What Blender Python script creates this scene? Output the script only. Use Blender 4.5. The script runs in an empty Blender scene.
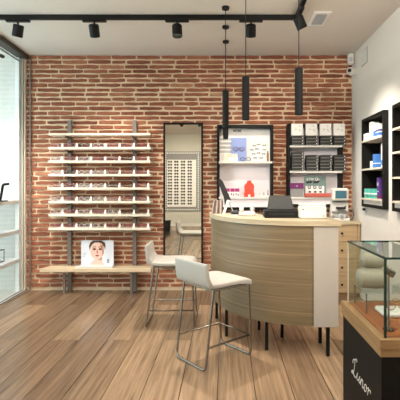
import bpy, math, random
from mathutils import Vector, Matrix
R = math.radians
random.seed(7)
C = bpy.context.scene.collection
F = 415.0
def at(px, py, Y):
    """photo direction at distance Y -> world point (camera at X=0,Y=0,Z=1.3 looking along +Y)"""
    return Vector(((px-226)*Y/F, Y, 1.3-(py-185)*Y/F))

# ---------------------------------------------------------------- camera, world, lights, exposure
cd = bpy.data.cameras.new('camera'); cam = bpy.data.objects.new('camera', cd); C.objects.link(cam)
cam.location = (0, 0, 1.3); cam.rotation_euler = (R(90), 0, 0)
cd.sensor_width = 36; cd.sensor_fit = 'HORIZONTAL'; cd.lens = 36*F/400
cd.shift_x = -26/400; cd.shift_y = -15/400; cd.clip_start = .05
bpy.context.scene.camera = cam
vs = bpy.context.scene.view_settings
vs.view_transform = 'Standard'; vs.look = 'None'; vs.gamma = 1; vs.use_curve_mapping = False
vs.exposure = 0.75
w = bpy.data.worlds.new('sky'); bpy.context.scene.world = w; w.use_nodes = True
bg = w.node_tree.nodes['Background']; bg.inputs[0].default_value = (.70, .91, .95, 1); bg.inputs[1].default_value = 2.0
WARM = (1, .92, .82)
def lamp(name, typ, loc, target, energy, color=WARM, parent=None, **k):
    d = bpy.data.lights.new(name, typ); d.energy = energy; d.color = color
    for a, b in k.items(): setattr(d, a, b)
    o = bpy.data.objects.new(name, d); C.objects.link(o); o.location = loc
    o.rotation_euler = (Vector(target)-Vector(loc)).to_track_quat('-Z', 'Y').to_euler()
    return o
# the two long luminaires of the shop ceiling behind the camera (their bodies are built below)
LUM = [(-1.9, 1.65), (.75, 1.65)]
for lx, ly in LUM:
    lamp('luminaire_light', 'AREA', (lx, ly, 2.545), (lx, ly, 0), 11, (1, .94, .87), shape='RECTANGLE', size=.28, size_y=2.0)
    lamp('added_ceiling_uplight', 'AREA', (lx, ly, 2.62), (lx, ly, 2.9), 26, (1, .94, .87), shape='RECTANGLE', size=.28, size_y=2.0)  # uplight added to brighten the ceiling

# ---------------------------------------------------------------- materials
def srgb(r, g, b):
    f = lambda c: (c/255/12.92) if c/255 <= .04045 else ((c/255+.055)/1.055)**2.4
    return (f(r), f(g), f(b), 1)
def mat(name, col, rough=.5, metal=0, spec=.5, noise=0, scale=8, bump=0, bscale=60, emit=0, stretch=None, coat=0, trans=0, ior=1.45):
    m = bpy.data.materials.new(name); m.use_nodes = True
    nt = m.node_tree; b = nt.nodes['Principled BSDF']
    b.inputs['Base Color'].default_value = col; b.inputs['Roughness'].default_value = rough
    b.inputs['Metallic'].default_value = metal; b.inputs['Specular IOR Level'].default_value = spec
    b.inputs['Coat Weight'].default_value = coat; b.inputs['Transmission Weight'].default_value = trans; b.inputs['IOR'].default_value = ior
    if emit:
        b.inputs['Emission Color'].default_value = col; b.inputs['Emission Strength'].default_value = emit
    tc = nt.nodes.new('ShaderNodeTexCoord'); mp = nt.nodes.new('ShaderNodeMapping')
    nt.links.new(tc.outputs['Object'], mp.inputs[0])
    if stretch: mp.inputs['Scale'].default_value = stretch
    n = nt.nodes.new('ShaderNodeTexNoise'); n.inputs['Scale'].default_value = scale; n.inputs['Detail'].default_value = 5
    nt.links.new(mp.outputs[0], n.inputs['Vector'])
    k = noise if noise else .03
    mx = nt.nodes.new('ShaderNodeMix'); mx.data_type = 'RGBA'
    mx.inputs[6].default_value = tuple(c*(1-k) for c in col[:3])+(1,); mx.inputs[7].default_value = tuple(min(1, c*(1+k)) for c in col[:3])+(1,)
    nt.links.new(n.outputs[0], mx.inputs[0]); nt.links.new(mx.outputs[2], b.inputs['Base Color'])
    if bump:
        n2 = nt.nodes.new('ShaderNodeTexNoise'); n2.inputs['Scale'].default_value = bscale; nt.links.new(mp.outputs[0], n2.inputs['Vector'])
        bp = nt.nodes.new('ShaderNodeBump'); bp.inputs['Strength'].default_value = bump; bp.inputs['Distance'].default_value = .005
        nt.links.new(n2.outputs[0], bp.inputs['Height']); nt.links.new(bp.outputs[0], b.inputs['Normal'])
    return m
def ramp(nt, stops):
    r = nt.nodes.new('ShaderNodeValToRGB'); e = r.color_ramp.elements
    while len(e) < len(stops): e.new(.5)
    for i, (p, c) in enumerate(stops): e[i].position = p; e[i].color = c
    return r
def glass(name, tint=(.96, .985, .98, 1), ior=1.45, rough=0.0):
    m = bpy.data.materials.new(name); m.use_nodes = True; nt = m.node_tree; nt.nodes.clear()
    o = nt.nodes.new('ShaderNodeOutputMaterial'); t = nt.nodes.new('ShaderNodeBsdfTransparent'); g = nt.nodes.new('ShaderNodeBsdfGlossy')
    f = nt.nodes.new('ShaderNodeFresnel'); x = nt.nodes.new('ShaderNodeMixShader')
    t.inputs[0].default_value = tint; g.inputs['Roughness'].default_value = rough; f.inputs[0].default_value = ior
    ge = nt.nodes.new('ShaderNodeNewGeometry'); sb = nt.nodes.new('ShaderNodeMath'); sb.operation = 'SUBTRACT'; sb.inputs[0].default_value = 1; nt.links.new(ge.outputs['Backfacing'], sb.inputs[1])
    ml = nt.nodes.new('ShaderNodeMath'); ml.operation = 'MULTIPLY'; nt.links.new(sb.outputs[0], ml.inputs[0]); nt.links.new(f.outputs[0], ml.inputs[1])
    nt.links.new(ml.outputs[0], x.inputs[0]); nt.links.new(t.outputs[0], x.inputs[1]); nt.links.new(g.outputs[0], x.inputs[2]); nt.links.new(x.outputs[0], o.inputs[0])
    return m
def attr_mat(name, stops, rough, grain_scale, grain_amt, bump, spec=.5):
    """colour per face from the mesh attribute 'pid', plus grain"""
    m = bpy.data.materials.new(name); m.use_nodes = True; nt = m.node_tree; b = nt.nodes['Principled BSDF']
    a = nt.nodes.new('ShaderNodeAttribute'); a.attribute_name = 'pid'
    r = ramp(nt, stops); nt.links.new(a.outputs['Fac'], r.inputs[0])
    tc = nt.nodes.new('ShaderNodeTexCoord'); mp = nt.nodes.new('ShaderNodeMapping'); mp.inputs['Scale'].default_value = grain_scale
    cmb = nt.nodes.new('ShaderNodeCombineXYZ'); mul = nt.nodes.new('ShaderNodeMath'); mul.operation = 'MULTIPLY'; mul.inputs[1].default_value = 37
    nt.links.new(a.outputs['Fac'], mul.inputs[0]); nt.links.new(mul.outputs[0], cmb.inputs[2]); nt.links.new(mul.outputs[0], cmb.inputs[1])
    nt.links.new(cmb.outputs[0], mp.inputs['Location']); nt.links.new(tc.outputs['Object'], mp.inputs[0])
    n = nt.nodes.new('ShaderNodeTexNoise'); n.inputs['Scale'].default_value = 1; n.inputs['Detail'].default_value = 8; n.inputs['Roughness'].default_value = .65; n.inputs['Distortion'].default_value = .35
    nt.links.new(mp.outputs[0], n.inputs['Vector'])
    g = ramp(nt, [(.3, (1-grain_amt,)*3+(1,)), (.7, (1+grain_amt*.5,)*3+(1,))]); nt.links.new(n.outputs[0], g.inputs[0])
    mx = nt.nodes.new('ShaderNodeMix'); mx.data_type = 'RGBA'; mx.blend_type = 'MULTIPLY'; mx.inputs[0].default_value = 1
    nt.links.new(r.outputs[0], mx.inputs[6]); nt.links.new(g.outputs[0], mx.inputs[7]); nt.links.new(mx.outputs[2], b.inputs['Base Color'])
    b.inputs['Roughness'].default_value = rough; b.inputs['Specular IOR Level'].default_value = spec
    bp = nt.nodes.new('ShaderNodeBump'); bp.inputs['Strength'].default_value = bump; bp.inputs['Distance'].default_value = .004
    nt.links.new(n.outputs[0], bp.inputs['Height']); nt.links.new(bp.outputs[0], b.inputs['Normal'])
    return m
def wood(name, c1, c2, stretch, seam=None, rough=.45):
    """long-grain veneer; seam = (axis, spacing) for the pale joints of the counter front"""
    m = bpy.data.materials.new(name); m.use_nodes = True; nt = m.node_tree; b = nt.nodes['Principled BSDF']
    tc = nt.nodes.new('ShaderNodeTexCoord'); mp = nt.nodes.new('ShaderNodeMapping'); mp.inputs['Scale'].default_value = stretch
    nt.links.new(tc.outputs['Object'], mp.inputs[0])
    n = nt.nodes.new('ShaderNodeTexNoise'); n.inputs['Scale'].default_value = 1; n.inputs['Detail'].default_value = 7; n.inputs['Distortion'].default_value = .8
    nt.links.new(mp.outputs[0], n.inputs['Vector'])
    r = ramp(nt, [(.3, c1), (.7, c2)]); nt.links.new(n.outputs[0], r.inputs[0]); out = r.outputs[0]
    if seam:
        s = nt.nodes.new('ShaderNodeSeparateXYZ'); nt.links.new(tc.outputs['Object'], s.inputs[0])
        md = nt.nodes.new('ShaderNodeMath'); md.operation = 'PINGPONG'; md.inputs[1].default_value = seam/2; nt.links.new(s.outputs[2], md.inputs[0])
        lt = nt.nodes.new('ShaderNodeMath'); lt.operation = 'LESS_THAN'; lt.inputs[1].default_value = .0035; nt.links.new(md.outputs[0], lt.inputs[0])
        ml = nt.nodes.new('ShaderNodeMath'); ml.operation = 'MULTIPLY'; ml.inputs[1].default_value = .55; nt.links.new(lt.outputs[0], ml.inputs[0])
        mx = nt.nodes.new('ShaderNodeMix'); mx.data_type = 'RGBA'; mx.inputs[7].default_value = tuple(min(1, c*1.5) for c in c2[:3])+(1,)
        nt.links.new(ml.outputs[0], mx.inputs[0]); nt.links.new(out, mx.inputs[6]); out = mx.outputs[2]
    nt.links.new(out, b.inputs['Base Color']); b.inputs['Roughness'].default_value = rough
    return m
M = dict(
    plaster=mat('white_plaster', srgb(228, 222, 213), .9, noise=.02, bump=.05, bscale=120),
    ceil=mat('ceiling_paint', srgb(226, 218, 208), .95, noise=.015),
    rearwall=mat('grey_green_paint', srgb(205, 202, 188), .9),
    mortar=mat('lime_mortar', srgb(232, 206, 174), .95, noise=.18, scale=14, bump=.8, bscale=70),
    black=mat('black_metal', (.007, .007, .007, 1), .45, spec=.3),
    greytrack=mat('pale_metal_track', srgb(198, 194, 186), .4),
    lidgrey=mat('dark_smoked_lid', srgb(58, 58, 55), .5),
    blackm=mat('black_powder_coat', (.01, .01, .01, 1), .7, spec=.2),
    blackmatt=mat('black_lacquer', srgb(18, 16, 13), .6, spec=.25),
    olive=mat('dark_bronze', srgb(74, 68, 58), .45, metal=.2),
    greypost=mat('grey_steel', srgb(124, 112, 105), .5, metal=.2),
    white=mat('white_laminate', srgb(222, 217, 209), .45), windowwhite=mat('white_window_lacquer', srgb(244, 243, 242), .5),
    whitecab=mat('white_cabinet', srgb(247, 240, 243), .5),
    card=mat('white_card', srgb(244, 240, 234), .7),
    creamshelf=mat('cream_shelf', srgb(226, 214, 194), .45, noise=.05, scale=20),
    rollpale=mat('pale_roll', srgb(160, 152, 136), .8, bump=.15, bscale=200),
    leather=mat('white_leather', srgb(180, 175, 167), .5, noise=.03, bump=.12, bscale=180),
    chrome=mat('brushed_chrome', srgb(150, 143, 134), .22, metal=1),
    glassw=glass('window_glass', (.97, .985, .985, 1)),
    glassc=glass('case_glass', (.93, .965, .95, 1)),
    edge=mat('glass_edge', srgb(22, 52, 42), .15, spec=.6),
    edgel=mat('pale_glass_edge', srgb(214, 208, 194), .3),
    acryl=glass('clear_acrylic', (.97, .98, .98, 1)),
    lens=glass('spectacle_lens', (.93, .93, .95, 1), 1.4),
    mirror=mat('mirror_silver', (.86, .87, .80, 1), .015, metal=1),
    top=wood('pale_oak_top', srgb(174, 156, 126), srgb(196, 180, 152), (3, 3, 30)),
    bench=wood('bench_oak', srgb(206, 180, 146), srgb(224, 202, 170), (2, 30, 30)),
    front=wood('counter_oak_shaded', srgb(110, 93, 68), srgb(132, 113, 85), (1.3, 1.3, 38), seam=.11),  # same oak as the drawers, darkened to carry the shade on the front
    drawer=wood('drawer_oak', srgb(160, 134, 98), srgb(180, 154, 118), (2, 2, 40)),
    caseoak=wood('case_oak', srgb(136, 104, 68), srgb(166, 132, 90), (3, 3, 40)),
    panelg=mat('greige_panel', srgb(178, 169, 158), .6),
    darkcase=mat('charcoal_case', srgb(44, 43, 39), .5),
    teal=mat('teal_print', srgb(92, 190, 172), .5), blue=mat('blue_print', srgb(72, 128, 200), .5),
    navy=mat('navy_print', srgb(40, 60, 120), .5),
    purple=mat('purple_print', srgb(84, 50, 130), .5), plum=mat('plum_print', srgb(112, 34, 98), .5),
    magenta=mat('magenta_print', srgb(176, 52, 120), .5), red=mat('coral_red', srgb(228, 74, 52), .5),
    brickred=mat('dusty_red', srgb(190, 92, 80), .55), grey=mat('mid_grey', srgb(140, 138, 134), .5),
    lgrey=mat('light_grey', srgb(190, 192, 194), .5), dgrey=mat('smoke_grey', srgb(66, 66, 62), .4),
    lblue=mat('pale_blue_card', srgb(148, 164, 214), .6), ink=mat('black_ink', srgb(36, 34, 36), .6),
    tealgrey=mat('grey_teal_print', srgb(118, 140, 134), .6), screen=mat('blue_screen', srgb(66, 108, 124), .2),
    amber=mat('amber_glass', srgb(160, 110, 50), .3), leath=mat('tan_leather', srgb(156, 88, 48), .5, noise=.15, scale=12),
    skin=mat('printed_skin', srgb(232, 196, 180), .7, noise=.06, scale=20), skinsh=mat('printed_skin_shade', srgb(196, 132, 112), .7),
    hair=mat('printed_hair', srgb(84, 58, 50), .7), lips=mat('printed_lips', srgb(178, 66, 70), .7),
    poster=mat('printed_backdrop', srgb(222, 224, 232), .6, noise=.05, scale=9),
    stripe=wood('striped_veneer', srgb(96, 72, 56), srgb(170, 140, 116), (60, 60, 2)),
    pinkframe=mat('rose_acetate', srgb(190, 120, 124), .25), darkframe=mat('dark_acetate', srgb(60, 40, 40), .25), clearframe=mat('clear_acetate', srgb(226, 214, 214), .15),
    lit=mat('lit_lens', (1, .9, .75, 1), .3, emit=8), diffuser=mat('lit_diffuser', (1, .95, .88, 1), .5, emit=3),
    paving=mat('pale_paving', srgb(205, 215, 218), .8, noise=.05, scale=3),
    seat_grey=mat('bin_plastic', srgb(34, 34, 36), .5),
)
M['brick'] = attr_mat('old_brick', [(0, srgb(126, 74, 56)), (.3, srgb(150, 90, 68)), (.6, srgb(168, 106, 80)), (.85, srgb(184, 124, 94)), (1, srgb(198, 150, 118))], .9, (14, 14, 22), .34, .5, .2)
M['floor'] = attr_mat('oak_planks', [(0, srgb(118, 94, 73)), (.5, srgb(146, 119, 93)), (1, srgb(174, 144, 114))], .25, (38, 1.5, 1), .5, .06)

# ---------------------------------------------------------------- mesh building
class MB:
    def __init__(s): s.v = []; s.f = []; s.m = []; s.mats = []; s.sm = []
    def mi(s, m):
        if m is None: m = 'white'
        if m not in s.mats: s.mats.append(m)
        return s.mats.index(m)
    def add(s, vs_, fs_, m=None, smooth=False, mtx=None):
        o = len(s.v); k = s.mi(m)
        for v in vs_: s.v.append(tuple(mtx @ Vector(v)) if mtx else tuple(v))
        for f in fs_: s.f.append([o+i for i in f]); s.m.append(k); s.sm.append(smooth)
        return s
    def box(s, x0, x1, y0, y1, z0, z1, m=None, mtx=None):
        v = [(x, y, z) for z in (z0, z1) for y in (y0, y1) for x in (x0, x1)]
        return s.add(v, [(0, 2, 3, 1), (4, 5, 7, 6), (0, 1, 5, 4), (2, 6, 7, 3), (0, 4, 6, 2), (1, 3, 7, 5)], m, False, mtx)
    def rbox(s, x0, x1, y0, y1, z0, z1, b, m=None, mtx=None):
        """box with chamfered edges in all three directions"""
        v = []; idx = {}
        for ix, sx in enumerate((x0, x1)):
            for iy, sy in enumerate((y0, y1)):
                for iz, sz in enumerate((z0, z1)):
                    dx = b if ix == 0 else -b; dy = b if iy == 0 else -b; dz = b if iz == 0 else -b
                    idx[ix, iy, iz, 'x'] = len(v); v.append((sx, sy+dy, sz+dz))
                    idx[ix, iy, iz, 'y'] = len(v); v.append((sx+dx, sy, sz+dz))
                    idx[ix, iy, iz, 'z'] = len(v); v.append((sx+dx, sy+dy, sz))
        f = []
        for a in (0, 1):
            f.append([idx[a, 0, 0, 'x'], idx[a, 1, 0, 'x'], idx[a, 1, 1, 'x'], idx[a, 0, 1, 'x']])
            f.append([idx[0, a, 0, 'y'], idx[1, a, 0, 'y'], idx[1, a, 1, 'y'], idx[0, a, 1, 'y']])
            f.append([idx[0, 0, a, 'z'], idx[1, 0, a, 'z'], idx[1, 1, a, 'z'], idx[0, 1, a, 'z']])
        for a in (0, 1):
            for c in (0, 1):
                f.append([idx[0, a, c, 'y'], idx[1, a, c, 'y'], idx[1, a, c, 'z'], idx[0, a, c, 'z']])
                f.append([idx[a, 0, c, 'x'], idx[a, 1, c, 'x'], idx[a, 1, c, 'z'], idx[a, 0, c, 'z']])
                f.append([idx[a, c, 0, 'x'], idx[a, c, 1, 'x'], idx[a, c, 1, 'y'], idx[a, c, 0, 'y']])
                for e in (0, 1): f.append([idx[a, c, e, 'x'], idx[a, c, e, 'y'], idx[a, c, e, 'z']])
        return s.add(v, f, m, False, mtx)
    def cyl(s, p0, p1, r0, r1=None, m=None, seg=16, mtx=None, cap=True):
        r1 = r0 if r1 is None else r1; p0 = Vector(p0); p1 = Vector(p1); d = (p1-p0).normalized()
        a = d.orthogonal().normalized(); b = d.cross(a); v = []
        for p, r in ((p0, r0), (p1, r1)):
            for i in range(seg):
                t = 2*math.pi*i/seg; v.append(p+(a*math.cos(t)+b*math.sin(t))*r)
        s.add(v, [(i, (i+1) % seg, seg+(i+1) % seg, seg+i) for i in range(seg)], m, True, mtx)
        if cap: s.add(v, [tuple(range(seg))[::-1], tuple(range(seg, 2*seg))], m, False, mtx)
        return s
    def tube(s, pts, r, m=None, seg=10, closed=False, fillet=0, mtx=None):
        pts = [Vector(p) for p in pts]
        if fillet:
            q = []; n = len(pts)
            for i, p in enumerate(pts):
                if not closed and i in (0, n-1): q.append(p); continue
                a = pts[i-1]; b = pts[(i+1) % n]; la = (a-p); lb = (b-p)
                f = min(fillet, la.length*.45, lb.length*.45); A = p+la.normalized()*f; B = p+lb.normalized()*f
                for k in range(6):
                    t = k/5; q.append(A*(1-t)**2+p*2*t*(1-t)+B*t*t)
            pts = q
        n = len(pts); rings = []; prev = None
        for i in range(n):
            if closed: d = (pts[(i+1) % n]-pts[i-1]).normalized()
            else: d = (pts[min(i+1, n-1)]-pts[max(i-1, 0)]).normalized()
            a = (prev-d*prev.dot(d)).normalized() if prev is not None else d.orthogonal().normalized()
            prev = a; b = d.cross(a)
            rings.append([pts[i]+(a*math.cos(2*math.pi*j/seg)+b*math.sin(2*math.pi*j/seg))*r for j in range(seg)])
        v = [p for rg in rings for p in rg]; f = []
        for i in range(n if closed else n-1):
            k = (i+1) % n
            for j in range(seg): f.append((i*seg+j, i*seg+(j+1) % seg, k*seg+(j+1) % seg, k*seg+j))
        s.add(v, f, m, True, mtx)
        if not closed: s.add(v, [tuple(range(seg))[::-1], tuple((n-1)*seg+j for j in range(seg))], m, False, mtx)
        return s
    def prism(s, poly, z0, z1, m=None, mtx=None, smooth=False):
        """poly in local xy, extruded along z"""
        n = len(poly); v = [(x, y, z0) for x, y in poly]+[(x, y, z1) for x, y in poly]
        s.add(v, [(i, (i+1) % n, n+(i+1) % n, n+i) for i in range(n)], m, smooth, mtx)
        return s.add(v, [tuple(range(n))[::-1], tuple(range(n, 2*n))], m, False, mtx)
    def ell(s, cx, cz, rx, rz, y0, y1, m=None, n=24):
        """a flat printed ellipse standing in the xz plane, facing -y"""
        mt = Matrix(((1, 0, 0, 0), (0, 0, 1, 0), (0, 1, 0, 0), (0, 0, 0, 1)))
        return s.prism([(cx+rx*math.cos(2*math.pi*i/n), cz+rz*math.sin(2*math.pi*i/n)) for i in range(n)], y0, y1, m, mt)
    def sphere(s, c, rx, ry=None, rz=None, m=None, seg=16, rg=10):
        ry = ry or rx; rz = rz or rx; v = []; f = []
        for i in range(rg+1):
            t = math.pi*i/rg
            for j in range(seg):
                p = 2*math.pi*j/seg; v.append((c[0]+rx*math.sin(t)*math.cos(p), c[1]+ry*math.sin(t)*math.sin(p), c[2]+rz*math.cos(t)))
        for i in range(rg):
            for j in range(seg): f.append((i*seg+j, (i+1)*seg+j, (i+1)*seg+(j+1) % seg, i*seg+(j+1) % seg))
        return s.add(v, f, m, True)
    def build(s, name, parent=None, loc=None, rz=0, pid=None, bevel=0, subsurf=0):
        me = bpy.data.meshes.new(name); me.from_pydata(s.v, [], s.f)
        for k in s.mats: me.materials.append(M[k])
        for i, p in enumerate(me.polygons): p.material_index = s.m[i]; p.use_smooth = s.sm[i]
        if pid:
            a = me.attributes.new('pid', 'FLOAT', 'FACE')
            for i, x in enumerate(pid): a.data[i].value = x
        import bmesh
        bm = bmesh.new(); bm.from_mesh(me)
        if not pid: bmesh.ops.recalc_face_normals(bm, faces=bm.faces)
        bm.to_mesh(me); bm.free()
        o = bpy.data.objects.new(name, me); C.objects.link(o)
        if parent: o.parent = parent
        if loc is not None: o.location = loc
        o.rotation_euler = (0, 0, rz)
        if bevel:
            b = o.modifiers.new('bevel', 'BEVEL'); b.width = bevel; b.segments = 3; b.limit_method = 'ANGLE'
        if subsurf:
            b = o.modifiers.new('sub', 'SUBSURF'); b.levels = subsurf; b.render_levels = subsurf
            for p in me.polygons: p.use_smooth = True
        return o
def tag(o, label, cat, group=None):
    o['label'] = label; o['category'] = cat
    if group: o['group'] = group
    return o
def struct(o): o['kind'] = 'structure'; return o
def thing(name, label, cat, loc=(0, 0, 0), rz=0, group=None):
    o = bpy.data.objects.new(name, None); C.objects.link(o); o.location = loc; o.rotation_euler = (0, 0, rz); o.empty_display_size = .05
    return tag(o, label, cat, group)
def dup(root, loc, rz=None, label=None, group=None):
    r = root.copy(); C.objects.link(r); r.location = loc
    if rz is not None: r.rotation_euler = (0, 0, rz)
    if label: r['label'] = label
    if group: r['group'] = group
    for ch in list(root.children):
        c = ch.copy(); C.objects.link(c); c.parent = r
        for g in ch.children:
            d = g.copy(); C.objects.link(d); d.parent = c
    return r
ORD = ['first', 'second', 'third', 'fourth', 'fifth', 'sixth', 'seventh', 'eighth', 'ninth', 'tenth', 'eleventh', 'twelfth', 'thirteenth', 'fourteenth', 'fifteenth', 'sixteenth']

# ---------------------------------------------------------------- setting
XR, YB, YR, ZC = 1.555, 5.12, -2.9, 2.9
XL = -2.45
# floor: every plank a quad of the one floor mesh, joints of neighbouring rows half a board apart
fl = MB(); pid = []
BW, BL = .236, 2.05; k0 = -20
for k in range(-10, 14):
    x0 = -.525+BW*k; x1 = x0+BW; off = 3.48 if (k % 2) == 0 else 3.48+BL/2
    y = off-BL*5
    if x1 < XL-.1: continue
    while y < YB+.05:
        a, b = max(y, YR-.05), min(y+BL, YB+.05)
        if b > a and x0 < XR+.05:
            xx1 = min(x1, XR+.05); g = .0026
            fl.box(x0+g, xx1-g, a+g, b-g, -.02, 0, 'floor'); r = random.random(); pid += [r]*6
        y += BL
fl.box(XL-.25, XR+.1, YR-.1, YB+.1, -.12, -.0205, 'hair'); pid += [.1]*6
struct(fl.build('floor', pid=pid))
struct(MB().box(XL-.9, XR+.2, YR-.2, YB+.25, ZC, ZC+.12, 'ceil').build('ceiling'))

# brick wall: mortar bed with irregular hand-made bricks, all one wall
bw = MB(); pid = []
bw.box(XL-.06, XR, YB+.012, YB+.25, 0, ZC, 'mortar'); pid += [.5]*6
row = 0; z = ZC-.043-.0575*49
def brick(x0, x1, z0, z1, d):
    """one brick with soft uneven outline"""
    n = max(3, int((x1-x0)/.05)); top = []; bot = []
    for i in range(n+1):
        t = i/n; x = x0+(x1-x0)*t; e = .004 if i in (0, n) else 0
        top.append((x, z1-e+random.uniform(-.0035, .0035))); bot.append((x, z0+e+random.uniform(-.0035, .0035)))
    v = []; 
    for (x, zz) in bot: v.append((x, YB+.012, zz))
    for (x, zz) in top: v.append((x, YB+.012, zz))
    for i, (x, zz) in enumerate(bot): v.append((min(max(x, x0+.004), x1-.004), YB-d+random.uniform(-.002, .002), zz+.004))
    for i, (x, zz) in enumerate(top): v.append((min(max(x, x0+.004), x1-.004), YB-d+random.uniform(-.002, .002), zz-.004))
    m = n+1; f = []
    for i in range(n):
        f.append((2*m+i, 2*m+i+1, 3*m+i+1, 3*m+i)); f.append((i, i+1, 2*m+i+1, 2*m+i)); f.append((3*m+i, 3*m+i+1, m+i+1, m+i))
    f.append((0, 2*m, 3*m, m)); f.append((2*m-1, 4*m-1, 3*m-1, m-1))
    bw.add(v, f, 'brick', False); return len(f)
while z < ZC-.03:
    h = random.uniform(.038, .042); x = XL-.05-random.uniform(.10, .16)+(.15 if row % 2 else 0); dz = random.uniform(-.002, .002)
    while x < XR-.02:
        L = (.285 if random.random() < .95 else .15)+random.uniform(-.012, .012); x1 = x+L
        a, b = max(x, XL-.05), min(x1, XR-.003)
        if b-a > .03:
            c = brick(a, b, z+dz+random.uniform(-.003, .003), min(z+h+dz+random.uniform(-.003, .003), ZC), random.uniform(.001, .009))
            pid += [min(1, max(0, random.gauss(.48, .17)))]*c
        x = x1+random.uniform(.014, .024)
    z += .0575; row += 1
struct(bw.build('wall_back', pid=pid))

# right wall, with the two recesses the black shelf boxes sit in
CAB = [(3.965, 4.61), (3.12, 3.765)]; CZ0, CZ1 = 1.062, 2.022
wr = MB()
ys = [YR]+[c for p in reversed(CAB) for c in p]+[YB+.25]
wr.box(XR, XR+.3, YR, YB+.25, -.1, CZ0, 'plaster').box(XR, XR+.3, YR, YB+.25, CZ1, ZC, 'plaster')
for a, b in ((YR, 3.12), (3.765, 3.965), (4.61, YB+.25)): wr.box(XR, XR+.3, a, b, CZ0, CZ1, 'plaster')
for a, b in CAB: wr.box(XR+.15, XR+.3, a, b, CZ0, CZ1, 'plaster')
struct(wr.build('wall_right'))
struct(MB().box(XL-.9, XR+.3, YR-.15, YR, -.1, ZC, 'rearwall').build('wall_rear'))
struct(MB().box(XL-.9, XR, YR, YR+.012, 0, .09, 'white').build('baseboard_rear'))
# left side: glazed towards the street; solid wall further towards the camera
def gx(y): return XL+(YB-y)*.046
def sheared(mb, x0, x1, y0, y1, z0, z1, m):
    """box whose x follows the slightly splayed glass line"""
    v = [(gx(y)+x, y, z_) for z_ in (z0, z1) for y in (y0, y1) for x in (x0, x1)]
    return mb.add(v, [(0, 2, 3, 1), (4, 5, 7, 6), (0, 1, 5, 4), (2, 6, 7, 3), (0, 4, 6, 2), (1, 3, 7, 5)], m)
GY0 = 1.2
wl = MB(); sheared(wl, -.12, 0, YR, GY0, -.1, ZC, 'plaster'); struct(wl.build('wall_left'))
g = MB(); sheared(g, -.055, -.045, GY0, YB-.06, .02, 2.85, 'glassw'); win = struct(g.build('window_1'))
g = MB(); sheared(g, -.09, .02, GY0, YB-.01, 2.845, ZC-.002, 'olive'); struct(g.build('trim_1'))
g = MB(); sheared(g, -.056, .012, GY0, YB-.01, .0005, .018, 'greytrack'); sheared(g, -.040, -.033, GY0, YB-.02, .018, .022, 'black'); sheared(g, .000, .012, GY0, YB-.02, .018, .022, 'black'); struct(g.build('trim_2'))
g = MB().box(XL-.10, XL-.055, YB-.10, YB-.01, 0, 2.85, 'windowwhite').box(XL-.045, XL-.03, YB-.06, YB-.008, .02, 2.85, 'edgel').box(XL-.02, XL-.008, YB-.04, YB-.008, .02, 2.85, 'edgel'); struct(g.build('trim_3'))
struct(MB().box(XL+.035, XL+.05, YB-.022, YB-.006, .01, 2.88, 'greypost').build('trim_4'))
g = MB(); sheared(g, -.85, -.056, GY0, YB-.01, -.018, .012, 'white'); struct(g.build('floor_window_bay'))
struct(MB().box(-14, XL-.9, -8, 16, -.2, -.15, 'paving').build('pavement'))
struct(MB().box(XL-.9, XL-.10, YB-.01, YB+.05, 0, ZC, 'white').build('trim_5'))
# ---------------------------------------------------------------- window bay things
for i, (zt, nm) in enumerate(((1.12, 'upper'), (.76, 'middle'), (.41, 'lowest'))):
    m = MB(); m.rbox(XL-.50, XL-.04, 2.6, YB-.03, zt-.045, zt, .006, 'white')
    v = [(gx(y)-.058 if x else XL-.6, y, z_) for z_ in (zt-.045, zt) for y in (2.2, YB-.03) for x in (0, 1)]
    m = MB().add(v, [(0, 2, 3, 1), (4, 5, 7, 6), (0, 1, 5, 4), (2, 6, 7, 3), (0, 4, 6, 2), (1, 3, 7, 5)], 'windowwhite')
    tag(m.build('window_shelf', bevel=.004), nm+' of the three long white display shelves behind the street window glass', 'shelf', 'shelves in the street window')
t = thing('hanging_rail', 'thin dark rail hung under the ceiling behind the window glass', 'rail')
MB().tube([(-2.50, 5.0, 2.80), (-2.40, 2.4, 2.80)], .008, 'olive').build('rail', t)
MB().cyl((-2.478, 4.45, 2.80), (-2.478, 4.45, ZC), .005, m='chrome').build('hanger', t)
t = thing('window_spotlight', 'short black tube spotlight above the street window display', 'spotlight')
MB().cyl((-2.66, 4.95, 2.83), (-2.66, 4.4, 2.80), .022, m='black').build('head', t); MB().cyl((-2.66, 4.6, 2.81), (-2.66, 4.6, ZC), .008, m='black').build('stem', t)
lamp('window_spot_light', 'SPOT', (-2.66, 4.38, 2.79), (-2.75, 4.5, .6), 60, (.95, .98, 1), spot_size=R(95), spot_blend=.8, shadow_soft_size=.05)
# black angled bracket on the top window shelf
p = at(1, 200, 4.5)
m = MB().box(p.x-.05, p.x+.05, p.y-.05, p.y+.05, 1.12, 1.132, 'black').tube([(p.x-.01, p.y, 1.125), (p.x+.022, p.y, 1.305), (p.x+.085, p.y, 1.312)], .014, 'black', fillet=.015)
tag(m.build('display_bracket'), 'black angled metal stand on the upper shelf in the window', 'stand')
t = thing('wire_cube', 'small open black wire cube on the lowest window shelf', 'cube', (-2.64, 4.75, .414))
m = MB(); a = .065
for s1 in (-a, a):
    for s2 in (-a, a):
        m.box(s1-.003, s1+.003, s2-.003, s2+.003, 0, .14, 'black'); m.box(-a, a, s1-.003, s1+.003, .07+s2*1.03-.003, .07+s2*1.03+.003, 'black'); m.box(s1-.003, s1+.003, -a, a, .07+s2*1.03-.003, .07+s2*1.03+.003, 'black')
m.build('wire_frame', t)
t = thing('acrylic_case', 'clear acrylic box standing on the upper shelf in the window', 'box', (-2.67, 4.86, 1.12))
MB().box(-.15, .12, -.15, .14, .0, .19, 'acryl').build('cover', t); MB().box(-.155, .125, -.155, .145, .0, .008, 'white').build('base', t)
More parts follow.
